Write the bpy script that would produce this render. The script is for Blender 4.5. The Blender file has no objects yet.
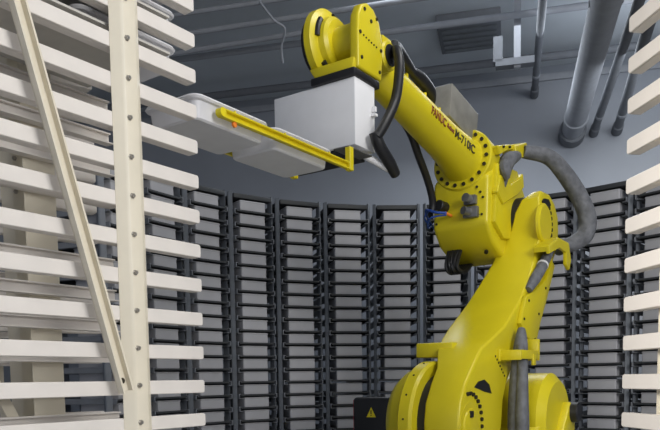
import bpy, bmesh, math, random
from mathutils import Vector, Matrix
random.seed(4)
PI = math.pi
scene = bpy.context.scene
COL = scene.collection

# ------------------------------------------------------------------ camera
CAM_H = 1.5
F_PX, PX0, PY0, PITCH, ROLL = 732.5, 324.7, 441.6, 0.085, -0.015
cam_data = bpy.data.cameras.new('camera')
cam = bpy.data.objects.new('camera', cam_data); COL.objects.link(cam)
cam_data.sensor_fit = 'HORIZONTAL'; cam_data.sensor_width = 36.0
cam_data.lens = F_PX / 660 * 36.0
cam_data.shift_x = (330 - PX0) / 660
cam_data.shift_y = (PY0 - 215) / 660
cam_data.clip_start = 0.05; cam_data.clip_end = 100
fwd = Vector((0, math.cos(PITCH), -math.sin(PITCH)))
upv = Vector((0, math.sin(PITCH), math.cos(PITCH)))
rgt = Vector((1, 0, 0))
rr = rgt * math.cos(ROLL) + upv * math.sin(ROLL)
uu = -rgt * math.sin(ROLL) + upv * math.cos(ROLL)
M = Matrix((rr, uu, -fwd)).transposed().to_4x4()
M.translation = Vector((0, 0, CAM_H))
cam.matrix_world = M
scene.camera = cam

# ------------------------------------------------------------------ world, lights, exposure
w = bpy.data.worlds.new('world'); scene.world = w; w.use_nodes = True
bg = w.node_tree.nodes['Background']
bg.inputs[0].default_value = (0.80, 0.86, 1.0, 1); bg.inputs[1].default_value = 0.44
scene.view_settings.view_transform = 'Standard'
scene.view_settings.look = 'None'
scene.view_settings.exposure = 0.35
scene.view_settings.gamma = 1.0
scene.view_settings.use_curve_mapping = False


def area(name, loc, target, size, power, color=(1, 1, 1), sy=None):
    l = bpy.data.lights.new(name, 'AREA'); l.energy = power; l.color = color
    l.size = size
    if sy: l.shape = 'RECTANGLE'; l.size_y = sy
    o = bpy.data.objects.new(name, l); COL.objects.link(o)
    o.location = loc
    d = Vector(target) - Vector(loc)
    o.rotation_euler = d.to_track_quat('-Z', 'Y').to_euler()
    return o


area('hall_light_front', (3.0, -1.2, 3.6), (0.0, 3.0, 2.2), 1.8, 128, (1.0, 0.985, 0.96))
hl = area('right_rack_fill', (-0.7, 0.1, 2.3), (0.9, 1.5, 1.85), 0.6, 6.5, (1.0, 0.95, 0.87))  # added fill to brighten the right rack's rails, no known lamp
hl.data.spread = math.radians(58)
area('ceiling_light_ring', (1.6, 6.6, 4.75), (1.2, 5.0, 0.0), 2.4, 74, (0.88, 0.94, 1.0))
area('back_wall_fill', (3.2, 6.2, 3.9), (3.2, 9.0, 3.3), 1.4, 15, (0.88, 0.94, 1.0))  # added fill aimed at the back wall to brighten it
area('ceiling_light_robot', (1.5, 2.8, 4.6), (0.7, 4.0, 1.5), 1.0, 34, (1.0, 0.98, 0.94))

# ------------------------------------------------------------------ materials
MATS = {}


def mat(name, col, rough=0.5, metal=0.0, noise=0.06, scale=14.0, bump=0.0, spec=0.5, sss=0.0):
    if name in MATS: return MATS[name]
    m = bpy.data.materials.new(name); m.use_nodes = True
    nt = m.node_tree; b = nt.nodes['Principled BSDF']
    b.inputs['Roughness'].default_value = rough
    b.inputs['Metallic'].default_value = metal
    b.inputs['Specular IOR Level'].default_value = spec
    if sss:
        b.inputs['Subsurface Weight'].default_value = sss
        b.inputs['Subsurface Radius'].default_value = (0.02, 0.02, 0.02)
    tc = nt.nodes.new('ShaderNodeTexCoord')
    nz = nt.nodes.new('ShaderNodeTexNoise'); nz.inputs['Scale'].default_value = scale
    nz.inputs['Detail'].default_value = 4
    nt.links.new(tc.outputs['Object'], nz.inputs['Vector'])
    rp = nt.nodes.new('ShaderNodeValToRGB')
    a = [max(0, c * (1 - noise)) for c in col]; z = [min(1, c * (1 + noise)) for c in col]
    rp.color_ramp.elements[0].color = (*a, 1); rp.color_ramp.elements[0].position = 0.3
    rp.color_ramp.elements[1].color = (*z, 1); rp.color_ramp.elements[1].position = 0.7
    nt.links.new(nz.outputs['Fac'], rp.inputs['Fac'])
    nt.links.new(rp.outputs['Color'], b.inputs['Base Color'])
    if bump:
        bp = nt.nodes.new('ShaderNodeBump'); bp.inputs['Strength'].default_value = bump
        bp.inputs['Distance'].default_value = 0.01
        nt.links.new(nz.outputs['Fac'], bp.inputs['Height'])
        nt.links.new(bp.outputs['Normal'], b.inputs['Normal'])
    MATS[name] = m
    return m


RAIL = mat('painted_rail', (0.78, 0.735, 0.69), 0.45, noise=0.03)
POST = mat('painted_post', (0.76, 0.70, 0.57), 0.45, noise=0.03)
RAIL_DIM = mat('shaded_rail_paint', (0.17, 0.18, 0.20), 0.5, noise=0.08)  # cream rails with the unlit interior's shade put into the colour
POST_DIM = mat('shaded_post_paint', (0.17, 0.185, 0.21), 0.5, noise=0.08)  # cream posts, darkened the same way for the interior's shade
DARK = mat('shaded_gap_and_top_plate', (0.035, 0.038, 0.042), 0.6)  # shade between far tubs as a dark colour; also the top plate
TUB = mat('frosted_plastic', (0.48, 0.48, 0.51), 0.45, noise=0.04, scale=6)
TUBW = mat('white_plastic', (0.74, 0.74, 0.77), 0.4, noise=0.03, sss=0.5)
WHITE = mat('white_enamel', (0.84, 0.84, 0.86), 0.4, noise=0.02)
YEL = mat('robot_yellow', (0.66, 0.55, 0.012), 0.36, noise=0.05, scale=5)
YELR = mat('rail_yellow', (0.80, 0.66, 0.012), 0.4, noise=0.05)
BLACK = mat('black_rubber', (0.010, 0.010, 0.012), 0.45)
BOLT = mat('dark_bolt_steel', (0.03, 0.025, 0.015), 0.5, metal=0.3)
STEEL = mat('bolt_steel', (0.45, 0.43, 0.40), 0.35, metal=0.9)
SLEEVE = mat('grey_fabric_sleeve', (0.13, 0.135, 0.15), 0.75, noise=0.3, scale=22, bump=1.0)
CONN = mat('grey_connector', (0.20, 0.20, 0.20), 0.4, metal=0.6, noise=0.3)
PLEXI = mat('brushed_cover', (0.30, 0.29, 0.26), 0.35, metal=0.3, noise=0.15)
BLUE = mat('blue_cable', (0.02, 0.07, 0.35), 0.5)
RED = mat('red_paint', (0.45, 0.02, 0.05), 0.5)
INK = mat('dark_red_ink', (0.22, 0.05, 0.005), 0.5)
INKB = mat('black_ink', (0.05, 0.04, 0.01), 0.5)
WALL = mat('painted_wall', (0.27, 0.29, 0.33), 0.35, noise=0.05, scale=1.2)
CEIL = mat('dark_ceiling', (0.58, 0.62, 0.66), 0.6, noise=0.12, scale=0.7)
FLOOR = mat('floor_paint', (0.50, 0.50, 0.49), 0.4, noise=0.08, scale=1.5)
PIPE = mat('grey_pipe', (0.33, 0.345, 0.38), 0.85, noise=0.05)
PIPED = mat('dark_pipe', (0.17, 0.18, 0.20), 0.8)

# ------------------------------------------------------------------ mesh helpers


def frame(axis, hint=(0, 0, 1)):
    z = Vector(axis).normalized(); h = Vector(hint)
    if abs(z.dot(h)) > 0.98: h = Vector((1, 0, 0))
    x = h.cross(z).normalized(); y = z.cross(x)
    return Matrix((x, y, z)).transposed()


class MB:
    def __init__(s): s.bm = bmesh.new()

    def box(s, lo, hi, bev=0.0, mx=None, seg=2):
        b = bmesh.new(); bmesh.ops.create_cube(b, size=1)
        c = [(a + z) / 2 for a, z in zip(lo, hi)]; d = [z - a for a, z in zip(lo, hi)]
        for v in b.verts: v.co = Vector((v.co.x * d[0] + c[0], v.co.y * d[1] + c[1], v.co.z * d[2] + c[2]))
        if bev: bmesh.ops.bevel(b, geom=b.edges[:], offset=bev, segments=seg, affect='EDGES', profile=0.5)
        if mx is not None: bmesh.ops.transform(b, matrix=mx, verts=b.verts)
        s._add(b); return s

    def _add(s, b):
        me = bpy.data.meshes.new('t'); b.to_mesh(me); b.free()
        s.bm.from_mesh(me); bpy.data.meshes.remove(me)

    def prism(s, pts, plane, a, b_, bev=0.0, seg=2):
        """polygon pts in 'xy','xz' or 'yz', extruded between a and b_ on the third axis"""
        b = bmesh.new()
        def P(u, v, t):
            return {'xy': (u, v, t), 'xz': (u, t, v), 'yz': (t, u, v)}[plane]
        v0 = [b.verts.new(P(u, v, a)) for u, v in pts]
        v1 = [b.verts.new(P(u, v, b_)) for u, v in pts]
        n = len(pts)
        b.faces.new(v0); b.faces.new(v1[::-1])
        for i in range(n): b.faces.new((v0[i], v0[(i + 1) % n], v1[(i + 1) % n], v1[i]))
        bmesh.ops.recalc_face_normals(b, faces=b.faces)
        if bev:
            es = [e for e in b.edges if e.calc_face_angle(0) > 0.6]
            bmesh.ops.bevel(b, geom=es, offset=bev, segments=seg, affect='EDGES', profile=0.5)
        s._add(b); return s

    def lathe(s, prof, origin, axis, n=40, hint=(0, 0, 1)):
        """prof: list of (radius, distance along axis)"""
        F = frame(axis, hint); o = Vector(origin)
        rings = []
        for r_, t in prof:
            if r_ < 1e-6: rings.append([s.bm.verts.new(o + F @ Vector((0, 0, t)))])
            else: rings.append([s.bm.verts.new(o + F @ Vector((r_ * math.cos(2 * PI * i / n), r_ * math.sin(2 * PI * i / n), t))) for i in range(n)])
        fs = []
        for A, B in zip(rings, rings[1:]):
            if len(A) == 1 and len(B) == 1: continue
            for i in range(n):
                j = (i + 1) % n
                if len(A) == 1: fs.append(s.bm.faces.new((A[0], B[j], B[i])))
                elif len(B) == 1: fs.append(s.bm.faces.new((A[i], A[j], B[0])))
                else: fs.append(s.bm.faces.new((A[i], A[j], B[j], B[i])))
        for R in (rings[0], rings[-1]):
            if len(R) > 1: fs.append(s.bm.faces.new(R))
        bmesh.ops.recalc_face_normals(s.bm, faces=fs)
        return s

    def cyl(s, a, b, r_, n=24, ch=0.0):
        a = Vector(a); b = Vector(b); L = (b - a).length
        if ch: pr = [(0, 0), (r_ - ch, 0), (r_, ch), (r_, L - ch), (r_ - ch, L), (0, L)]
        else: pr = [(0, 0), (r_, 0), (r_, L), (0, L)]
        return s.lathe(pr, a, b - a, n)

    def tube(s, pts, rad, n=12, sub=6, ell=1.0):
        P = [Vector(p) for p in pts]
        R = rad if isinstance(rad, (list, tuple)) else [rad] * len(P)
        out = []; ro = []
        for i in range(len(P) - 1):
            p0 = P[max(i - 1, 0)]; p1 = P[i]; p2 = P[i + 1]; p3 = P[min(i + 2, len(P) - 1)]
            for k in range(sub):
                t = k / sub
                out.append(0.5 * ((2 * p1) + (p2 - p0) * t + (2 * p0 - 5 * p1 + 4 * p2 - p3) * t * t + (3 * p1 - p0 - 3 * p2 + p3) * t ** 3))
                ro.append(R[i] * (1 - t) + R[i + 1] * t)
        out.append(P[-1]); ro.append(R[-1])
        rings = []; up = None
        for i, p in enumerate(out):
            tg = (out[min(i + 1, len(out) - 1)] - out[max(i - 1, 0)]).normalized()
            if up is None:
                up = Vector((0, 0, 1)) if abs(tg.z) < .9 else Vector((1, 0, 0))
            up = (up - tg * up.dot(tg)).normalized(); sd = tg.cross(up)
            rings.append([s.bm.verts.new(p + (up * math.cos(2 * PI * k / n) + sd * math.sin(2 * PI * k / n) * ell) * ro[i]) for k in range(n)])
        fs = []
        for A, B in zip(rings, rings[1:]):
            for k in range(n): fs.append(s.bm.faces.new((A[k], A[(k + 1) % n], B[(k + 1) % n], B[k])))
        fs.append(s.bm.faces.new(rings[0])); fs.append(s.bm.faces.new(rings[-1]))
        bmesh.ops.recalc_face_normals(s.bm, faces=fs)
        return s

    def loft(s, rings, bev=0.0, seg=3):
        b = bmesh.new()
        V = [[b.verts.new(p) for p in rg] for rg in rings]; n = len(V[0])
        for A, B in zip(V, V[1:]):
            for k in range(n): b.faces.new((A[k], A[(k + 1) % n], B[(k + 1) % n], B[k]))
        b.faces.new(V[0]); b.faces.new(V[-1])
        bmesh.ops.recalc_face_normals(b, faces=b.faces)
        if bev:
            es = [e for e in b.edges if e.calc_face_angle(0) > 0.75]
            bmesh.ops.bevel(b, geom=es, offset=bev, segments=seg, affect='EDGES', profile=0.5)
        s._add(b); return s

    def build(s, name, m, parent=None, smooth=True, loc=None):
        me = bpy.data.meshes.new(name)
        s.bm.to_mesh(me); s.bm.free()
        if smooth:
            for p in me.polygons: p.use_smooth = True
            me.set_sharp_from_angle(angle=math.radians(32))
        me.materials.append(m)
        o = bpy.data.objects.new(name, me); COL.objects.link(o)
        if parent is not None: o.parent = parent
        if loc is not None: o.location = loc
        return o


def tag(o, label=None, cat=None, group=None, kind=None):
    if label: o['label'] = label
    if cat: o['category'] = cat
    if group: o['group'] = group
    if kind: o['kind'] = kind
    return o


def empty(name, loc=(0, 0, 0), rz=0.0):
    o = bpy.data.objects.new(name, None); COL.objects.link(o)
    o.location = loc; o.rotation_euler = (0, 0, rz); o.empty_display_size = 0.1
    return o


def copy_tree(o, parent=None):
    c = o.copy(); COL.objects.link(c)
    if parent is not None: c.parent = parent
    for ch in list(o.children): copy_tree(ch, c)
    return c


ORD = ['topmost', 'second', 'third', 'fourth', 'fifth', 'sixth', 'seventh', 'eighth', 'ninth', 'tenth', 'eleventh', 'twelfth',
       'thirteenth', 'fourteenth', 'fifteenth', 'sixteenth', 'seventeenth', 'eighteenth', 'nineteenth', 'twentieth']

# ------------------------------------------------------------------ the hall
RA = -math.atan2(0.245, 0.97)           # the hall's axis against the camera's
X0, X1, Y0, Y1, ZC = -6.5, 5.8, -4.0, 8.8, 4.92


def hall(name, mb, m, kind='structure'):
    o = mb.build(name, m, smooth=False); o.rotation_euler = (0, 0, RA)
    if kind: o['kind'] = kind
    return o


hall('floor', MB().box((X0, Y0, -0.1), (X1, Y1, 0)), FLOOR)
hall('ceiling', MB().box((X0, Y0, ZC), (X1, Y1, ZC + 0.1)), CEIL)
hall('wall_back', MB().box((X0, Y1, 0), (X1, Y1 + 0.1, ZC)), WALL)
hall('wall_left', MB().box((X0 - 0.1, Y0, 0), (X0, Y1, ZC)), WALL)
hall('wall_right', MB().box((X1, Y0, 0), (X1 + 0.1, Y1, ZC)), WALL)
hall('trim_1', MB().box((X0, Y1 - 0.03, ZC - 0.16), (X1, Y1, ZC - 0.09)), PIPE)


def hall_thing(o, label, cat, group=None):
    o.rotation_euler = (0, 0, RA); tag(o, label, cat, group); return o


# big round duct and the thinner pipes running to the back wall
def pipe_run(name, x, z, r_, y0, m, label, cat, dark_end=True, x2=None):
    t = empty(name); hall_thing(t, label, cat)
    x2 = x if x2 is None else x2
    MB().cyl((x2, y0, z), (x, Y1, z), r_, 28).build('pipe_body', m, t)
    if dark_end:
        d = Vector((x - x2, Y1 - y0, 0)).normalized()
        a = Vector((x, Y1, z))
        MB().cyl(a - d * 0.62, a - d * 0.55, r_ * 1.12, 28, 0.01).build('coupling', PIPE, t)
        MB().cyl(a - d * 0.22, a, r_ * 1.25, 28, 0.01).build('wall_collar', PIPED, t)
    for y in (Y0 + 4.2, Y0 + 7.0, Y0 + 9.8):
        xx = x2 + (x - x2) * (y - y0) / (Y1 - y0)
        MB().cyl((xx, y, z + r_ * .9), (xx, y, ZC), 0.008, 8).box((xx - r_ * 1.05, y - .015, z - .02), (xx + r_ * 1.05, y + .015, z + .02)).build('hanger', PIPED, t)
    return t


pipe_run('round_duct', 0.65, 4.15, 0.112, -3.5, PIPE, 'wide round grey duct running under the ceiling to the back wall', 'duct')
pipe_run('ceiling_pipe', 0.88, 4.15, 0.04, -3.5, PIPED, 'slim grey pipe just right of the wide round duct', 'pipe')
pipe_run('ceiling_pipe', 1.12, 4.15, 0.045, -3.5, PIPED, 'rightmost grey pipe on the ceiling, beside the white rails', 'pipe', x2=0.6)
pipe_run('ceiling_pipe', 0.25, 4.62, 0.036, -3.5, PIPED, 'thin dark pipe left of the wide duct, ending high on the back wall', 'pipe')


def cross_pipe(name, y, z, r_, m, x0, x1, label, cat, dy=0.0):
    o = MB().cyl((x0, y - dy / 2, z), (x1, y + dy / 2, z), r_, 14).build(name, m)
    return hall_thing(o, label, cat, 'thin conduits crossing the ceiling')


cross_pipe('conduit', 6.50, 4.70, 0.024, PIPE, X0 + .1, X1 - .1, 'thin pale conduit crossing the ceiling, passing just above the wrist', 'conduit', -0.25)
cross_pipe('conduit', 6.85, 4.66, 0.024, PIPE, X0 + .1, -1.5, 'thin pale conduit crossing the ceiling, the farther one left of the robot', 'conduit', -0.25)
cross_pipe('conduit', 7.03, 4.70, 0.03, PIPE, -3.4, X1 - .1, 'pale conduit crossing the ceiling just above the robot wrist and forearm', 'conduit')
cross_pipe('conduit', 6.3, 4.75, 0.02, PIPE, -3.4, X1 - .1, 'highest thin conduit, crossing the ceiling at the top edge', 'conduit')
cross_pipe('conduit', 8.2, 4.78, 0.04, PIPED, X0 + .1, X1 - .1, 'dark conduit closest to the back wall at ceiling height', 'conduit')
sq = MB().tube([(-2.05, 6.1, 4.66), (-2.02, 6.4, 4.64), (-1.95, 6.5, 4.6), (-2.03, 6.65, 4.52), (-2.05, 6.75, 4.42)], 0.010, 8).build('loose_cable', PIPE)
hall_thing(sq, 'thin pale cable dangling from the conduits left of the robot wrist', 'cable')
hb = empty('hanging_bracket'); hall_thing(hb, 'small grey bracket hanging from the ceiling left of the thin dark pipe', 'bracket')
MB().box((0.02, 7.10, 4.28), (0.08, 7.16, 4.92)).build('hanger_bar', PIPE, hb)
MB().box((-0.14, 7.08, 4.30), (0.20, 7.18, 4.36)).box((-0.16, 7.08, 4.34), (-0.08, 7.18, 4.56)).build('cross_bar', PIPED, hb)
for x, lab in ((-0.40, 'left of the pair of dark square ceiling vents'), (-1.05, 'right hand one hidden')):
    if 'hidden' in lab: continue
    v = empty('ceiling_vent'); hall_thing(v, 'dark square ceiling vent above the robot forearm', 'vent')
    MB().box((x - 0.3, 7.3, 4.84), (x + 0.3, 8.0, 4.92), 0.01).build('vent_frame', PIPED, v)
    g = MB()
    for k in range(6): g.box((x - 0.26, 7.35 + k * 0.11, 4.825), (x + 0.26, 7.40 + k * 0.11, 4.845))
    g.build('vent_grille', mat('vent_grey', (0.16, 0.175, 0.19)), v)

# ------------------------------------------------------------------ racks around the robot
CX, CY = 0.695, 4.04
RI = 2.092


def rounded_rect(x0, x1, z0, z1, r_, n=4):
    P = []
    for cx, cz, a0 in ((x1 - r_, z1 - r_, 0), (x0 + r_, z1 - r_, 90), (x0 + r_, z0 + r_, 180), (x1 - r_, z0 + r_, 270)):
        for k in range(n + 1):
            a = math.radians(a0 + 90 * k / n); P.append((cx + r_ * math.cos(a), cz + r_ * math.sin(a)))
    return P


def rail_mesh(side, ylat, L):
    """cantilever rail, top at z=0; web on the outer side, flanges turned inwards"""
    m = MB()
    yo = ylat * side; yi = (ylat - 0.008) * side
    m.prism(rounded_rect(0, L, -0.038, 0, 0.007), 'xz', min(yo, yi), max(yo, yi), 0.0015, 1)
    y2 = (ylat - 0.035) * side
    m.box((0.004, min(yi, y2), -0.038), (L - .004, max(yi, y2), -0.034))
    y3 = (ylat - 0.022) * side
    m.box((0.004, min(yi, y3), -0.005), (L - .004, max(yi, y3), -0.0005))
    return m


def post_mesh(side, ylat, x0, x1, h, out=0.024, inside=False):
    s = side if not inside else -side
    yb = (ylat * side) if not inside else ((ylat - 0.036) * side)
    pts = [(x0, yb), (x0 + 0.022, yb + s * out * .75), (x0 + 0.030, yb + s * out), (x1 - 0.030, yb + s * out), (x1 - 0.022, yb + s * out * .75), (x1, yb)]
    return MB().prism(pts, 'xy', 0.0, h, 0.002, 1)


def place_rack(t, ang):
    a = math.radians(ang)
    t.location = (CX + RI * math.sin(a), CY + RI * math.cos(a), 0)
    t.rotation_euler = (0, 0, math.atan2(math.cos(a), math.sin(a)))


def make_rack(ztops, yl, yr, L, mr, mp, posts, shelves=None, shelf_mat=None, far=False, bolts=False, height=2.9, braces=()):
    """yl / yr: lateral place of the -y and +y rail panels; posts: (side, x0, x1, inside)"""
    t = empty('storage_rack')
    for side, ylat in ((-1, yl), (1, yr)):
        first = None
        for z in ztops:
            if first is None: first = rail_mesh(side, ylat, L).build('rail', mr, t, loc=(0, 0, z)); continue
            c = first.copy(); COL.objects.link(c); c.parent = t; c.location = (0, 0, z)
    for side, x0, x1, inside in posts:
        ylat = yl if side < 0 else yr
        p = post_mesh(side, ylat, x0, x1, height, inside=inside).build('post', mp, t)
        MB().box((x0 - .03, ylat * side - .05, 0), (x1 + .03, ylat * side + .05, 0.012)).build('foot_plate', mp, p)
        if bolts:
            s = side if not inside else -side
            yb = (ylat * side + s * .024) if not inside else (ylat * side - side * .036 + s * .024)
            xm = x1 - 0.038
            b0 = MB().lathe([(0, 0), (0.0075, 0), (0.0075, 0.002), (0.0055, 0.0022), (0.0055, 0.008), (0, 0.008)], (0, 0, 0), (0, s, 0), 6).build('bolt', STEEL, p, loc=(xm, yb, ztops[0] - .012))
            for z in ztops[1:]:
                c = b0.copy(); COL.objects.link(c); c.parent = p; c.location = (xm, yb, z - .012)
    # cross members joining the two panels at the back and the top
    for zc in (height - .09, 1.3, .1):
        MB().box((L - .05, -yl, zc), (L, yr, zc + .04)).build('cross_member', mp, t)
    if far: MB().box((0.02, -0.165, ztops[0] + 0.084), (L, 0.165, ztops[0] + 0.118), 0.003).build('top_plate', DARK, t)
    if shelves:
        first = None
        for z in shelves:
            if first is None: first = MB().box((0.006, -yl + 0.02, -0.007), (L - .1, yr - 0.02, 0.007), 0.002, seg=1).build('shelf', shelf_mat, t, loc=(0, 0, z)); continue
            c = first.copy(); COL.objects.link(c); c.parent = t; c.location = (0, 0, z)
    return t


# ---- tubs
def tub_build(name, m, Lt=0.32, W=0.227, h=0.072, rim=0.010, tp=0.016, cr=1.0):
    """open plastic tub with a rolled rim; short end at x=0, base at z=0"""
    def ring(inset, z, rad, n=5):
        return [(x, y, z) for x, y in rounded_rect(inset, Lt - inset, -W / 2 + inset, W / 2 - inset, rad * cr, n)]
    b = MB()
    rings = [ring(tp, 0, 0.018), ring(tp * .6, 0.005, 0.024), ring(0.004, h - 0.014, 0.028), ring(.004 - rim, h - 0.012, 0.032), ring(-rim, h - 0.006, 0.034),
             ring(.004 - rim, h, 0.032), ring(0.004, h, 0.028), ring(0.008, h - 0.01, 0.026), ring(0.014, 0.008, 0.022)]
    b.loft(rings)
    return b.build(name, m)


FARZ = [2.785 - 0.1 * k for k in range(27)]
proto = make_rack([z + 0.012 for z in FARZ], 0.172, 0.172, 0.78, RAIL_DIM, POST_DIM,
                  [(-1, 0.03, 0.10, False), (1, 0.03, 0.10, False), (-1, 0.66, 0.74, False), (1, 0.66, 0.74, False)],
                  [z for z in FARZ], DARK, far=True, height=2.93)  # dark plates stand in for the shaded gaps between tub rows
tub0 = tub_build('storage_tub', TUB, Lt=0.32, W=0.229, h=0.075, rim=0.001, tp=0.005, cr=0.4)
names = {-1: 'rack column behind the bolted cream post', 0: 'first rack column right of the bolted cream post', 1: 'second rack column right of the bolted cream post',
         2: 'third rack column right of the bolted cream post', 3: 'fourth rack column right of the bolted cream post',
         4: 'rack column under the white gripper box', 5: 'rack column left of the black terminal box and robot',
         6: 'rack column directly left of the robot elbow', 7: 'rack column hidden behind the yellow robot arm',
         8: 'first rack column right of the yellow arm', 9: 'second rack column right of the yellow arm', 10: 'third rack column right of the yellow arm, behind white rails'}
short = {-1: ' in the column behind the cream post', 7: ' in the column behind the arm', 8: ' in the first column right of the arm',
         9: ' in the second column right of the arm', 10: ' in the column behind the right white rails', 6: ' in the column directly left of the robot elbow'}
for i_, w_ in enumerate(('first', 'second', 'third', 'fourth', 'fifth', 'sixth')): short[i_] = ' in the ' + w_ + ' column right of the cream post'
names[4] = 'fifth rack column right of the bolted cream post'
names[5] = 'sixth rack column right of the bolted cream post'
used = False; tub_used = False
for k in range(-1, 11):
    t = proto if not used else copy_tree(proto); used = True
    ang = -13.085 + (k - 4) * 11.069
    place_rack(t, ang)
    tag(t, 'tall rack shaded dark grey, the ' + names[k], 'rack', 'racks shaded dark grey in the curved wall behind the robot')
    a = math.radians(ang)
    for j in range(19):
        o = tub0 if not tub_used else tub0.copy()
        if tub_used: COL.objects.link(o)
        tub_used = True
        rr_ = RI + 0.022 + random.uniform(-.004, .006)
        o.location = (CX + rr_ * math.sin(a), CY + rr_ * math.cos(a), FARZ[j] + 0.007 )
        o.rotation_euler = (0, 0, math.atan2(math.cos(a), math.sin(a)) + random.uniform(-.006, .006))
        o.location.z = FARZ[j] + 0.0075
        frm = 'topmost grey tub' if j == 0 else ORD[j] + ' grey tub from the top'
        tag(o, frm + short[k], 'tub', 'plastic tubs stacked in the curved rack wall')

# ---- pale racks on the left, standing nearer
LZ = [2.503 - 0.1 * j for j in range(-3, 22)]
lr = make_rack(LZ, 0.19, 0.2235, 0.86, RAIL, POST, [(1, 0.210, 0.308, False), (-1, 0.20, 0.31, False), (-1, 0.70, 0.80, False)], bolts=True, height=2.95)
place_rack(lr, 216.18)
tag(lr, 'near left white rack with a bolted cream post and diagonal brace', 'rack', 'pale racks with white rails')
# the brace crossing in front of the rails
yb = 0.2235 + 0.034
def brace(parent, p0, p1, y, wd=0.035, th=0.022, sgn=1):
    a = Vector((p0[0], y, p0[1])); b = Vector((p1[0], y, p1[1])); d = b - a
    L = d.length; F = Matrix((d.normalized(), Vector((0, 1, 0)), d.normalized().cross(Vector((0, 1, 0))))).transposed().to_4x4()
    F.translation = a
    m = MB().box((0, 0, -wd / 2), (L, 0.005, wd / 2), 0.001, F, 1).box((0, 0, -wd / 2), (L, th * sgn, -wd / 2 + 0.005), 0, F).box((0, 0, wd / 2 - .005), (L, th * sgn, wd / 2), 0, F)
    o = m.build('brace', POST, parent)
    e = F @ Vector((0.02, 0, 0))
    MB().lathe([(0, 0), (0.008, 0), (0.008, 0.006), (0, 0.006)], (a.x + d.normalized().x * .03, y + sgn * 0.002, a.z + d.normalized().z * .03), (0, sgn, 0), 8).build('bolt', BOLT, o)
    return o
brace(lr, (0.330, 1.475), (0.735, 2.84), yb)
brace(lr, (0.26, 1.2), (0.76, 2.2), -0.19 - 0.034, sgn=-1)
for z, x in ((1.475, 0.30), (1.475, 0.28), (1.475, 0.215)):
    pass
# top shelves of the near left rack
sh = MB().box((0.08, -0.175, -0.006), (0.78, 0.205, 0.0)).build('shelf', mat('pale_shelf', (0.55, 0.53, 0.49), 0.5), lr, loc=(0, 0, 2.43))
for z in (2.53, 2.63, 2.73, 2.33 - 0.6):
    if z < 2: continue
    c = sh.copy(); COL.objects.link(c); c.parent = lr; c.location = (0, 0, z)

other = make_rack(LZ, 0.20, 0.20, 0.80, RAIL, POST, [(1, 0.20, 0.31, False), (-1, 0.20, 0.31, False), (-1, 0.66, 0.74, False)], bolts=True, height=2.95)
place_rack(other, 229.0)
tag(other, 'empty white rack behind the near left rack, seen through its rails', 'rack', 'pale racks with white rails')

# ---- pale rack on the right
RZ = [2.401 - 0.1 * j for j in range(-4, 21)]
rk = make_rack(RZ, 0.2125, 0.19, 0.86, RAIL, POST, [(-1, 0.098, 0.20, True), (1, 0.098, 0.20, False), (1, 0.66, 0.76, False)], bolts=False, height=2.45)
place_rack(rk, 171.69)
tag(rk, 'near right white rack whose rail ends line the right edge', 'rack', 'pale racks with white rails')

# tubs in the left rack and in the gripper
tw = tub_build('plastic_tub', TUBW, Lt=0.343, W=0.227, h=0.070)
aL = math.radians(216.18)
def rack_pt(ang, x, y, z):
    a = math.radians(ang); o = Vector((math.sin(a), math.cos(a), 0)); yy = Vector((-math.cos(a), math.sin(a), 0))
    p = Vector((CX, CY, 0)) + o * (RI + x) + yy * y; return (p.x, p.y, z)
rotL = math.atan2(math.cos(aL), math.sin(aL))
lefts = []
for z, zn in ((2.433, 'lowest'), (2.533, 'second lowest'), (2.633, 'third lowest'), (2.733, 'highest')):
    for x, xn in ((0.0, 'inner'), (0.42, 'outer')):
        o = tw.copy(); COL.objects.link(o)
        o.location = rack_pt(216.18, x - 0.025, 0.0, z - 0.002); o.rotation_euler = (0, 0, rotL)
        tag(o, 'white tub in the near left rack, %s end, %s filled row' % (xn, zn), 'tub', 'white tubs in the near left rack')

# ------------------------------------------------------------------ the robot
RYAW = math.radians(-125)
rob = empty('industrial_robot', (CX, CY, 0), RYAW)
tag(rob, 'large yellow six axis robot arm holding a gripper, standing in the rack circle', 'robot')
RM = Matrix.Translation((CX, CY, 0)) @ Matrix.Rotation(RYAW, 4, 'Z')

# local frame: x forward (to the wrist), y to the link's side, z up
base = MB().lathe([(0, 0), (0.52, 0), (0.52, 0.06), (0.44, 0.08), (0.42, 0.50), (0.50, 0.52), (0.50, 0.56), (0, 0.56)], (0, 0, 0), (0, 0, 1), 48).build('pedestal', mat('pedestal_grey', (0.16, 0.16, 0.17)), rob)
MB().box((-0.46, -0.36, 0.56), (0.42, 0.36, 0.80), 0.04).cyl((0, 0, 0.78), (0, 0, 0.92), 0.36, 40, .02).build('base', YEL, rob)
car = MB().lathe([(0, 0.92), (0.38, 0.92), (0.40, 0.95), (0.40, 1.0), (0.36, 1.03), (0, 1.03)], (0, 0, 0), (0, 0, 1), 48)
car.prism([(-0.32, 1.0), (0.55, 1.0), (0.64, 1.16), (0.62, 1.40), (0.40, 1.52), (0.12, 1.48), (-0.30, 1.30)], 'xz', -0.04, 0.10, 0.03, 3)
car = car.build('carousel', YEL, rob)
HX, HZ = 0.42, 1.28
rs = MB().lathe([(0, 0), (0.16, 0), (0.225, 0.025), (0.26, 0.07), (0.27, 0.13), (0, 0.13)], (HX, -0.06, HZ), (0, 1, 0), 56).build('shoulder_housing', YEL, rob)
rg = MB().lathe([(0, 0), (0.285, 0), (0.300, 0.012), (0.300, 0.065), (0.290, 0.08), (0.24, 0.08), (0, 0.08)], (HX, 0.06, HZ), (0, 1, 0), 64).build('shoulder_ring', YEL, rob)
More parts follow.
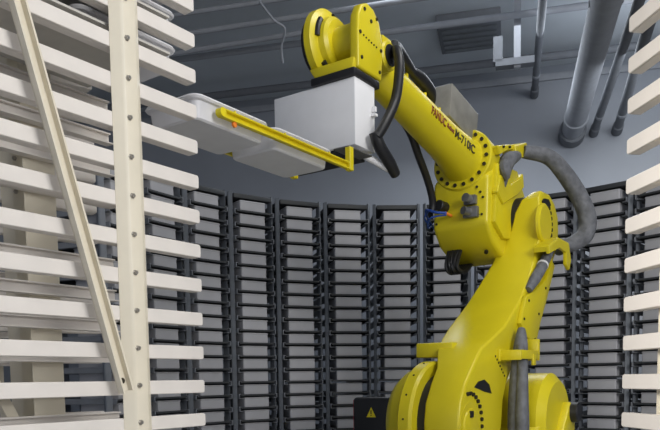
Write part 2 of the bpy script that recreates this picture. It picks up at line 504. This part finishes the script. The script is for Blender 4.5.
for k in range(16):
    a = 2 * PI * k / 16 + .1
    MB().cyl((HX + 0.297 * math.cos(a), 0.10, HZ + 0.297 * math.sin(a)), (HX + 0.303 * math.cos(a), 0.10, HZ + 0.303 * math.sin(a)), 0.005, 6).build('bolt', BOLT, rg)
MB().cyl((HX, 0.13, HZ), (HX, 0.20, HZ), 0.238, 48).build('shoulder_seal', BLACK, rob)

# lower link : loft of cross sections (front rho,z / rear rho,z / m min / m max)
S = [((.40, 1.030), (.34, 1.032), .18, .36), ((.53, 1.055), (.24, 1.09), .18, .36), ((.61, 1.11), (.18, 1.18), .18, .36),
     ((.665, 1.20), (.155, 1.28), .18, .36), ((.672, 1.29), (.14, 1.38), .18, .36), ((.655, 1.385), (.10, 1.46), .18, .36), ((.60, 1.47), (.03, 1.53), .18, .36),
     ((.52, 1.545), (-.04, 1.585), .17, .36), ((.42, 1.635), (-.13, 1.64), .125, .36), ((.27, 1.695), (-.22, 1.70), .075, .36),
     ((.124, 1.754), (-.30, 1.79), .04, .36), ((-.10, 1.90), (-.42, 1.92), .048, .36), ((-.22, 2.02), (-.51, 2.02), .075, .36),
     ((-.328, 2.15), (-.60, 2.12), .108, .36), ((-.385, 2.25), (-.69, 2.24), .125, .36), ((-.395, 2.33), (-.725, 2.34), .19, .36),
     ((-.385, 2.42), (-.71, 2.43), .215, .36), ((-.395, 2.49), (-.66, 2.50), .25, .355), ((-.45, 2.535), (-.58, 2.54), .29, .35)]
rings = [[(f_[0], a, f_[1]), (f_[0], b, f_[1]), (r_[0], b, r_[1]), (r_[0], a, r_[1])] for f_, r_, a, b in S]
link = MB().loft(rings, 0.014, 3).build('lower_arm', YEL, rob)
# stop block on the inner side of the lower arm
MB().box((0.12, 0.00, 1.60), (0.40, 0.20, 1.672), 0.008).build('stop_block', YEL, link)
# hub cover on the link's side
hc = MB().lathe([(0, 0.022), (0.07, 0.022), (0.082, 0.018), (0.086, 0.011), (0.115, 0.010), (0.118, 0), (0, 0)], (0.55, 0.352, 1.27), (0, 1, 0), 48).build('hub_cover', YEL, rob)
for k in range(16):
    a = math.radians(-90 + k * 12.6)
    x = 0.565 - 0.140 * math.cos(a); z = 1.27 + 0.155 * math.sin(a)
    MB().cyl((x, 0.352, z), (x, 0.371, z), 0.0095, 8).build('bolt', BOLT, hc)
MB().box((0.555, 0.372, 1.315), (0.585, 0.380, 1.345)).build('hub_plug', BLACK, hc)
# dark hollow above the hub
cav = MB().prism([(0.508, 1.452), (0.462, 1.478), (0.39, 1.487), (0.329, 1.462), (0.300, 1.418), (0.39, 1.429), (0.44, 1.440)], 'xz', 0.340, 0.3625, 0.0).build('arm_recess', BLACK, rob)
# rib lines and screws on the side of the arm
for k in range(7):
    x = 0.25 - k * 0.020; z = 1.60 - k * 0.016
    MB().cyl((x, 0.358, z), (x, 0.363, z), 0.006, 6).build('screw', BOLT, link)

# upper hub with bolt row (arm's top, side face)
uh = MB().lathe([(0, 0.022), (0.10, 0.022), (0.112, 0.014), (0.114, 0), (0, 0)], (-0.45, 0.352, 2.35), (0, 1, 0), 40).build('elbow_hub', YEL, rob)
for k in range(9):
    a = math.radians(-62 + 14 * k)
    x = -0.45 - 0.130 * math.cos(a); z = 2.35 + 0.130 * math.sin(a)
    MB().cyl((x, 0.357, z), (x, 0.368, z), 0.0115, 8).build('bolt', BOLT, uh)
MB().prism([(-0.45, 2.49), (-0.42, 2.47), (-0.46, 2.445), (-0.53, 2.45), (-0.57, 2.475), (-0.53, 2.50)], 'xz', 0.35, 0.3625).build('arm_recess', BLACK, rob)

# elbow casting
el = MB().prism([(-0.13, 2.585), (-0.12, 2.33), (-0.20, 2.24), (-0.40, 2.15), (-0.66, 2.19), (-0.74, 2.34), (-0.72, 2.50), (-0.60, 2.60), (-0.38, 2.66), (-0.22, 2.66)], 'xz', -0.165, 0.165, 0.022, 3)
el = el.build('elbow_casting', YEL, rob)
MB().prism([(-0.20, 2.66), (-0.165, 2.34), (-0.30, 2.27), (-0.66, 2.30), (-0.70, 2.48), (-0.5, 2.68)], 'xz', 0.15, 0.190, 0.01, 2).build('casting_flange', YEL, el)
MB().cyl((-0.52, 0.18, 2.40), (-0.52, 0.30, 2.40), 0.128, 40).build('elbow_seal', BLACK, rob)
for x, z, y in ((-0.127, 2.50, 0.12), (-0.127, 2.47, 0.135), (-0.125, 2.38, 0.11), (-0.125, 2.38, 0.13), (-0.123, 2.36, -0.14), (-0.127, 2.53, 0.10)):
    MB().cyl((x - .005, y, z), (x + .006, y, z), 0.007, 8).build('bolt', BOLT, el)
MB().cyl((-0.26, 0.10, 2.204), (-0.252, 0.10, 2.194), 0.012, 8).build('bolt', BOLT, el)

# forearm along its own axis
FA = Vector((-0.20, 0, 2.686)); FB = Vector((0.80, 0, 2.872)); FD = (FB - FA).normalized()
fl = MB().lathe([(0, -0.10), (0.155, -0.10), (0.172, -0.08), (0.172, 0.045), (0.165, 0.055), (0, 0.055)], FA, FD, 56).build('forearm_flange', YEL, rob)
FF = frame(FD)
for k in range(18):
    a = 2 * PI * k / 18
    p = FA + FD * 0.055 + FF @ Vector((0.146 * math.cos(a), 0.146 * math.sin(a), 0))
    MB().cyl(p - FD * .004, p + FD * 0.008, 0.0105, 8).build('bolt', BOLT, fl)
LEN = (FB - FA).length
fo = MB().lathe([(0, 0.04), (0.125, 0.04), (0.118, 0.07), (0.108, 0.14), (0.096, 0.30), (0.088, 0.60), (0.082, LEN - 0.12), (0.078, LEN - 0.04), (0.06, LEN), (0, LEN)], FA, FD, 56).build('forearm', YEL, rob)


FPROF = [(0.07, 0.118), (0.14, 0.108), (0.30, 0.096), (0.60, 0.088), (0.90, 0.082)]


def frad(t):
    for (a, ra), (b, rb) in zip(FPROF, FPROF[1:]):
        if t <= b: return ra + (rb - ra) * max(0, t - a) / (b - a)
    return FPROF[-1][1]


def cyl_text(txt, start, width, height, ang0, m, name):
    """lettering wrapped on the forearm, read from the wrist towards the elbow"""
    cu = bpy.data.curves.new(name, 'FONT'); cu.body = txt; cu.size = 1.0; cu.offset = 0.018
    ob = bpy.data.objects.new(name, cu); COL.objects.link(ob)
    dg = bpy.context.evaluated_depsgraph_get(); dg.update()
    me = bpy.data.meshes.new_from_object(ob.evaluated_get(dg))
    bpy.data.objects.remove(ob)
    b = bmesh.new(); b.from_mesh(me)
    x1 = max(v.co.x for v in b.verts); x0 = min(v.co.x for v in b.verts)
    e1 = Vector((0, 1, 0)); e2 = FD.cross(e1)
    if e2.z < 0: e2 = -e2
    ext = bmesh.ops.extrude_face_region(b, geom=b.faces[:])
    top = {v for v in ext['geom'] if isinstance(v, bmesh.types.BMVert)}
    for v in b.verts:
        s_ = start - (v.co.x - x0) / (x1 - x0) * width
        rad = frad(s_) + (0.0035 if v in top else -0.006)
        a = ang0 + (v.co.y * height / 0.72) / 0.095
        v.co = FA + FD * s_ + (e1 * math.cos(a) + e2 * math.sin(a)) * rad
    bmesh.ops.recalc_face_normals(b, faces=b.faces)
    b.to_mesh(me); b.free()
    me.materials.append(m)
    o = bpy.data.objects.new(name, me); COL.objects.link(o); o.parent = fo


cyl_text('FANUC', 0.60, 0.15, 0.042, math.radians(-13), INK, 'lettering')
cyl_text('Robot', 0.435, 0.075, 0.022, math.radians(-8), INK, 'lettering')
cyl_text('M-710iC', 0.345, 0.215, 0.040, math.radians(-12), INKB, 'lettering')

# wrist
WX, WZ = 1.03, 2.895
yoke = MB().lathe([(0, 0), (0.070, 0), (0.076, 0.02), (0.074, 0.19), (0.07, 0.20), (0, 0.20)], (WX - 0.015, -0.10, WZ), (0, 1, 0), 40).build('wrist_body', YEL, rob)
MB().cyl(FB - FD * 0.04, (WX - 0.03, -0.02, WZ), 0.062, 32).build('wrist_neck', YEL, yoke)
wb = MB().loft([[(0.955, -0.075, 2.737), (1.145, -0.075, 2.737), (1.145, 0.115, 2.737), (0.955, 0.115, 2.737)],
                [(0.93, -0.115, 2.79), (1.13, -0.115, 2.79), (1.13, 0.115, 2.79), (0.93, 0.115, 2.79)],
                [(0.95, -0.19, 2.84), (1.12, -0.19, 2.84), (1.12, -0.10, 2.815), (0.95, -0.10, 2.815)]][:2], 0.012, 2)
wb.build('wrist_base', YEL, rob)
wd = MB().lathe([(0, 0), (0.134, 0), (0.145, 0.010), (0.145, 0.040), (0.126, 0.052), (0.108, 0.056), (0.104, 0.082), (0.09, 0.095), (0, 0.095)], (WX, -0.112, WZ + .010), (0, 1, 0), 56).build('wrist_disc', YEL, rob)
MB().lathe([(0, 0), (0.100, 0), (0.122, 0.010), (0.126, 0.018), (0.126, 0.034), (0, 0.034)], (WX, -0.142, WZ + .010), (0, 1, 0), 48).build('wrist_seal', BLACK, rob)
for a0 in (20, 110, 200, 290):
    a = math.radians(a0); q = MB()
    pts = []
    for k in range(7):
        b_ = a + math.radians(-20 + k * 6.7)
        pts.append((WX + 0.113 * math.cos(b_), -0.056, WZ + .010 + 0.115 * math.sin(b_)))
    q.tube(pts, 0.013, 8, 2).build('slot', BLACK, wd)
wp = MB().prism([(0.935, 2.745), (1.120, 2.745), (1.120, 2.90), (1.115, 2.955), (1.090, 2.998), (1.045, 3.020), (0.995, 3.012), (0.95, 2.975), (0.930, 2.92), (0.925, 2.83)], 'xz', 0.085, 0.128, 0.010, 3).build('wrist_cover', YEL, rob)
for x, z in ((1.07, 2.985), (0.975, 2.98), (1.02, 2.955), (1.105, 2.885), (0.943, 2.865), (1.095, 2.79), (0.955, 2.775), (1.08, 2.88), (1.06, 2.877), (1.04, 2.874), (1.02, 2.871), (1.00, 2.869), (0.98, 2.867)):
    big = (x, z) in ((1.07, 2.985), (0.975, 2.98), (1.02, 2.955), (1.105, 2.885), (0.943, 2.865), (1.095, 2.79), (0.955, 2.775))
    MB().cyl((x, 0.127, z), (x, 0.132, z), 0.0075 if big else 0.0035, 8).build('screw', BOLT, wp)
dr = MB().cyl((0.84, 0.02, 2.885), (0.84, 0.115, 2.885), 0.062, 32, .008).build('wrist_motor', YEL, rob)
MB().cyl((0.84, 0.113, 2.885), (0.84, 0.120, 2.885), 0.045, 24).build('motor_cap', BLACK, dr)
MB().box((0.80, 0.05, 2.93), (0.88, 0.10, 2.965), 0.006).build('cable_clamp', YEL, dr)
MB().prism([(0.955, -0.085), (1.155, -0.085), (1.155, 0.13), (0.955, 0.13)], 'xy', 2.705, 2.737, 0.006, 2).build('tool_flange', BLACK, rob)

# gripper bolted to the wrist
gh = MB().box((0.985, -0.29, 2.440), (1.140, 0.122, 2.705), 0.004).build('gripper', WHITE, rob)
tag(gh, 'white box gripper with yellow rails')
MB().box((1.01, -0.26, 2.405), (1.125, 0.085, 2.441)).build('bottom_frame', BLACK, gh)
MB().box((1.000, 0.124, 2.60), (1.012, 0.140, 2.62)).box((1.0, 0.118, 2.58), (1.02, 0.145, 2.59)).build('side_latch', WHITE, gh)
for sg in (1, -1):
    r0, r1 = 1.195, 1.945
    y0 = 0.128 * sg; y1 = 0.146 * sg; ya, yb_ = min(y0, y1), max(y0, y1)
    yw = y0 + .004 * sg
    z0, z1 = (2.321, 2.349) if sg > 0 else (2.336, 2.352)
    q = MB().box((r0, ya, z0), (r1, yb_, z0 + .005), 0.001, seg=1).box((r0, min(y0, yw), z0), (r1, max(y0, yw), z1), 0.001, seg=1).box((r0, ya, z1 - .005), (r1, yb_, z1), 0.001, seg=1)
    rl = q.build('gripper_rail', YELR, gh)
    MB().box((1.195, ya - .003, z0 - .003), (1.222, yb_ + .003, 2.408), 0.002, seg=1).build('rail_bracket', YELR, rl)
    MB().box((1.05, min(0.07 * sg, y1), 2.406), (1.222, max(0.07 * sg, y1), 2.412), .001, seg=1).build('bracket_foot', CONN, rl)
    MB().lathe([(0, 0), (0.014, 0), (0.014, 0.022), (0, 0.022)], (r1, ya - .002, (z0 + z1) / 2), (0, 1, 0), 16).build('rail_end', YELR, rl)
    for x in (1.35, 1.62, 1.88):
        MB().cyl((x, y1 - .009 * sg, z1 - .001), (x, y1 - .009 * sg, z1 + .008), 0.004, 8).build('screw', YELR, rl)
MB().cyl((1.885, 0.134, 2.314), (1.885, 0.142, 2.314), 0.009, 10).build('sensor_light', mat('orange_plastic', (0.9, 0.25, 0.03)), gh)

# tubs carried by the gripper (things of their own)
for x0, lab in ((1.688, 'white tub on the gripper rails, the one leaving the left rack'), (1.305, 'white tub on the gripper rails, below the white gripper box')):
    o = tw if x0 > 1.5 else tw.copy()
    if x0 < 1.5: COL.objects.link(o)
    p = RM @ Vector((x0, 0, 2.305)); o.location = p; o.rotation_euler = (0, 0, RYAW)
    tag(o, lab, 'tub', 'white tubs carried on the gripper rails')

# cover box on the forearm's back
F4 = Matrix((FD, Vector((0, 1, 0)), FD.cross(Vector((0, 1, 0))))).transposed().to_4x4(); F4.translation = FA
eb = MB().box((0.0, -0.125, 0.10), (0.345, 0.055, 0.275), 0.006, F4, 2).build('junction_box', PLEXI, rob)
MB().box((0.29, -0.09, 0.274), (0.33, 0.03, 0.286), 0.002, F4, 1).build('box_lid_catch', PIPE, eb)

# elbow connectors, brackets and cables
cn = MB().box((-0.125, 0.035, 2.435), (-0.09, 0.105, 2.485), 0.006).box((-0.125, 0.03, 2.365), (-0.09, 0.115, 2.425), 0.006)
cn.cyl((-0.10, 0.068, 2.462), (-0.06, 0.06, 2.468), 0.024, 20).cyl((-0.10, 0.068, 2.395), (-0.055, 0.05, 2.40), 0.022, 20)
cn.build('connector_block', CONN, rob)
MB().cyl((-0.13, -0.09, 2.445), (-0.06, -0.10, 2.45), 0.030, 20, .004).build('cable_gland', BLACK, rob)
MB().tube([(-0.06, -0.05, 2.40), (-0.03, -0.10, 2.405), (-0.05, -0.17, 2.43), (-0.16, -0.21, 2.40), (-0.25, -0.20, 2.34)], 0.007, 8).tube([(-0.06, -0.05, 2.39), (-0.04, -0.14, 2.38), (-0.14, -0.20, 2.35), (-0.28, -0.21, 2.42)], 0.005, 8).tube([(-0.10, -0.17, 2.44), (-0.09, -0.20, 2.40), (-0.20, -0.22, 2.37)], 0.005, 8).build('air_hose', BLUE, rob)
MB().cyl((-0.12, -0.05, 2.395), (-0.055, -0.055, 2.40), 0.008, 12).build('hose_fitting', mat('orange_plastic', (0.9, 0.25, 0.03)), rob)
bd = MB()
for k in range(7):
    y = -0.12 + k * 0.012
    bd.tube([(-0.25, y, 2.24), (-0.20, y + .01 * math.sin(k), 2.13 + .01 * (k % 3)), (-0.26, y + 0.015, 2.10), (-0.42, y, 2.18)], 0.011, 8)
bd.build('underside_cables', BLACK, rob)

# bracket behind the forearm flange
bk = MB().prism([(-0.165, 2.735), (-0.60, 2.862), (-0.60, 2.842), (-0.40, 2.775), (-0.208, 2.703)], 'xz', 0.13, 0.19, 0.004, 1)
bk.prism([(-0.165, 2.74), (-0.35, 2.79), (-0.34, 2.76), (-0.20, 2.70)], 'xz', 0.13, 0.20, 0.004, 1).prism([(-0.43, 2.73), (-0.42, 2.80), (-0.60, 2.862), (-0.66, 2.797)], 'xz', 0.125, 0.205, 0.005, 1)
bk = bk.build('cable_bracket', YEL, rob)
MB().prism([(-0.168, 2.498), (-0.22, 2.60), (-0.36, 2.575), (-0.482, 2.627), (-0.562, 2.678), (-0.58, 2.60), (-0.468, 2.534), (-0.255, 2.445)], 'xz', 0.165, 0.20, 0.006, 1).build('bracket_plate', YEL, rob)
for x, z in ((-0.24, 2.75), (-0.33, 2.77), (-0.56, 2.82)):
    MB().cyl((x, 0.198, z), (x, 0.211, z), 0.007, 8).build('bolt', BOLT, bk)
MB().tube([(-0.50, 0.18, 2.765), (-0.40, 0.20, 2.73), (-0.31, 0.20, 2.69), (-0.29, 0.18, 2.62), (-0.28, 0.18, 2.53)], [0.030, 0.035, 0.045, 0.045, 0.015], 14).tube([(-0.3, 0.2, 2.69), (-0.24, 0.21, 2.64), (-0.26, 0.22, 2.58)], [0.02, 0.035, 0.015], 10).build('sleeve_bundle', SLEEVE, rob)
# big sleeve looping from bracket to the arm
slv = MB().tube([(-0.56, 0.20, 2.80), (-0.66, 0.31, 2.775), (-0.75, 0.375, 2.695), (-0.85, 0.435, 2.573), (-0.88, 0.480, 2.445), (-0.86, 0.475, 2.34), (-0.80, 0.425, 2.285), (-0.74, 0.385, 2.265), (-0.68, 0.375, 2.235)],
                [0.036, 0.044, 0.048, 0.051, 0.053, 0.052, 0.047, 0.040, 0.034], 20, 7).build('cable_sleeve', SLEEVE, rob)
MB().tube([(-0.50, 0.39, 2.235), (-0.42, 0.39, 2.165), (-0.33, 0.39, 2.09), (-0.24, 0.385, 2.02), (-0.18, 0.372, 1.96)], [0.026, 0.028, 0.030, 0.030, 0.02], 16).build('cable_sleeve', SLEEVE, rob)
MB().lathe([(0.028, 0), (0.0325, 0.002), (0.0325, 0.012), (0.028, 0.014)], (-0.355, 0.39, 2.112), (0.78, 0.0, -0.62), 20).build('cable_tie', WHITE, rob)
# clamp and guard plates along the arm
cl = MB().prism([(-0.29, 2.195), (-0.46, 2.262), (-0.645, 2.258), (-0.69, 2.17), (-0.66, 2.11), (-0.60, 2.135), (-0.595, 2.205), (-0.47, 2.212), (-0.30, 2.158)], 'xz', 0.425, 0.445, 0.003, 1)
cl.prism([(-0.29, 2.20), (-0.46, 2.268), (-0.645, 2.264), (-0.645, 2.235), (-0.46, 2.238), (-0.30, 2.17)], 'xz', 0.355, 0.443, 0.003, 1)
cl.build('sleeve_clamp', YEL, rob)
gp = MB().prism([(-0.585, 2.13), (-0.53, 2.16), (-0.44, 2.04), (-0.26, 1.965), (-0.12, 1.92), (-0.035, 1.775), (-0.13, 1.71), (-0.262, 1.66), (-0.29, 1.70), (-0.35, 1.80), (-0.45, 1.93)], 'xz', 0.360, 0.384, 0.004).build('guard_plate', YEL, rob)
for x, z in ((-0.42, 1.99), (-0.15, 1.90), (-0.25, 1.70), (-0.31, 1.84), (-0.08, 1.80)):
    MB().cyl((x, 0.383, z), (x, 0.389, z), 0.007, 8).build('screw', BOLT, gp)
lc = MB().box((-0.05, 0.36, 1.575), (0.22, 0.372, 1.635), 0.003).box((-0.05, 0.462, 1.585), (0.20, 0.475, 1.63), 0.004).box((0.195, 0.36, 1.58), (0.21, 0.475, 1.63), 0.003).box((-0.07, 0.36, 1.58), (-0.045, 0.475, 1.69), 0.004).box((0.0, 0.466, 1.555), (0.04, 0.480, 1.61), 0.004)
lc.build('sleeve_clamp', YEL, rob)
ls = MB()
ls.tube([(0.00, 0.40, 1.74), (0.05, 0.415, 1.655), (0.085, 0.42, 1.50), (0.09, 0.42, 1.30), (0.07, 0.42, 1.05), (0.0, 0.40, 0.85)], [0.02, 0.036, 0.046, 0.054, 0.056, 0.05], 18)
ls.tube([(0.09, 0.43, 1.66), (0.12, 0.45, 1.48), (0.13, 0.45, 1.30), (0.10, 0.44, 1.05)], [0.018, 0.028, 0.030, 0.03], 12)
ls.build('cable_sleeve', SLEEVE, rob)

# body behind the arm (balancer side) and its motor
bb = MB().lathe([(0, 0), (0.20, 0), (0.235, 0.03), (0.245, 0.10), (0.245, 0.30), (0.20, 0.34), (0, 0.34)], (-0.24, 0.18, 1.27), (0, 1, 0), 48)
bb.prism([(-0.42, 0.98), (0.1, 0.98), (0.05, 1.2), (-0.2, 1.4), (-0.42, 1.3)], 'xz', 0.05, 0.5, 0.02)
bb.build('shoulder_motor_housing', YEL, rob)
MB().prism([(-0.05, 1.0), (-0.40, 1.0), (-0.42, 1.30), (-0.33, 1.36), (-0.22, 1.22)], 'xz', 0.50, 0.56, 0.01).build('motor_bracket', YEL, rob)
MB().cyl((-0.36, 0.54, 1.30), (-0.36, 0.60, 1.30), 0.055, 20, .006).build('motor_plug', BLACK, rob)

# hoses near the wrist
MB().tube([(0.78, 0.10, 2.93), (0.86, 0.16, 2.885), (0.895, 0.19, 2.80), (0.93, 0.19, 2.66), (1.02, 0.185, 2.53), (1.06, 0.17, 2.475)], 0.021, 12).build('black_hose', BLACK, rob)
MB().tube([(1.06, 0.165, 2.50), (1.03, 0.17, 2.45), (0.96, 0.175, 2.40), (0.90, 0.17, 2.365)], [0.024, 0.026, 0.026, 0.022], 12).build('hose_end', BLACK, rob)
MB().tube([(1.08, 0.08, 2.432), (1.02, 0.12, 2.41), (0.96, 0.15, 2.388), (0.90, 0.175, 2.372)], [0.010, 0.014, 0.015, 0.016], 12).build('white_tube', WHITE, rob)
MB().tube([(0.84, 0.10, 2.86), (0.78, 0.09, 2.93), (0.70, 0.06, 2.975), (0.58, 0.05, 2.955), (0.50, 0.04, 2.945), (0.40, 0.03, 2.945), (0.28, 0.02, 2.925), (0.22, 0.0, 2.89)], [0.026, 0.032, 0.034, 0.026, 0.022, 0.034, 0.032, 0.02], 12).build('black_hose', BLACK, rob)
MB().tube([(0.66, -0.05, 2.90), (0.42, -0.12, 2.86), (0.27, -0.10, 2.76), (0.17, -0.10, 2.66), (0.03, -0.12, 2.57), (-0.05, -0.13, 2.48), (-0.06, -0.14, 2.42)], 0.020, 12).build('black_hose', BLACK, rob)
for x in (0.78, 0.55, 0.36, 0.2):
    p = FA + FD * (x + .2) + Vector((0, 0, 0.088 + 0.012 * (0.8 - x)))
    MB().cyl(p + Vector((0, 0.03, -.012)), p + Vector((0, 0.03, 0.014)), 0.009, 8).build('grease_plug', YELR, fo)

# terminal box at the robot's foot
tb = MB().box((0.06, -0.50, 1.05), (0.22, -0.245, 1.395), 0.02, seg=3).build('terminal_box', BLACK, rob)
MB().box((0.08, -0.508, 1.05), (0.20, -0.499, 1.38), 0.003).build('red_edge', RED, tb)
wl = MB().prism([(-0.405, 1.285), (-0.345, 1.285), (-0.375, 1.34)], 'yz', 0.2195, 0.2225).build('warning_label', YELR, tb)
MB().box((0.2225, -0.378, 1.303), (0.2235, -0.372, 1.325)).box((0.2225, -0.378, 1.293), (0.2235, -0.372, 1.298)).build('warning_mark', BLACK, wl)
MB().box((0.0, -0.44, 0.95), (0.2, -0.10, 1.06), 0.01).build('box_arm', YEL, rob)
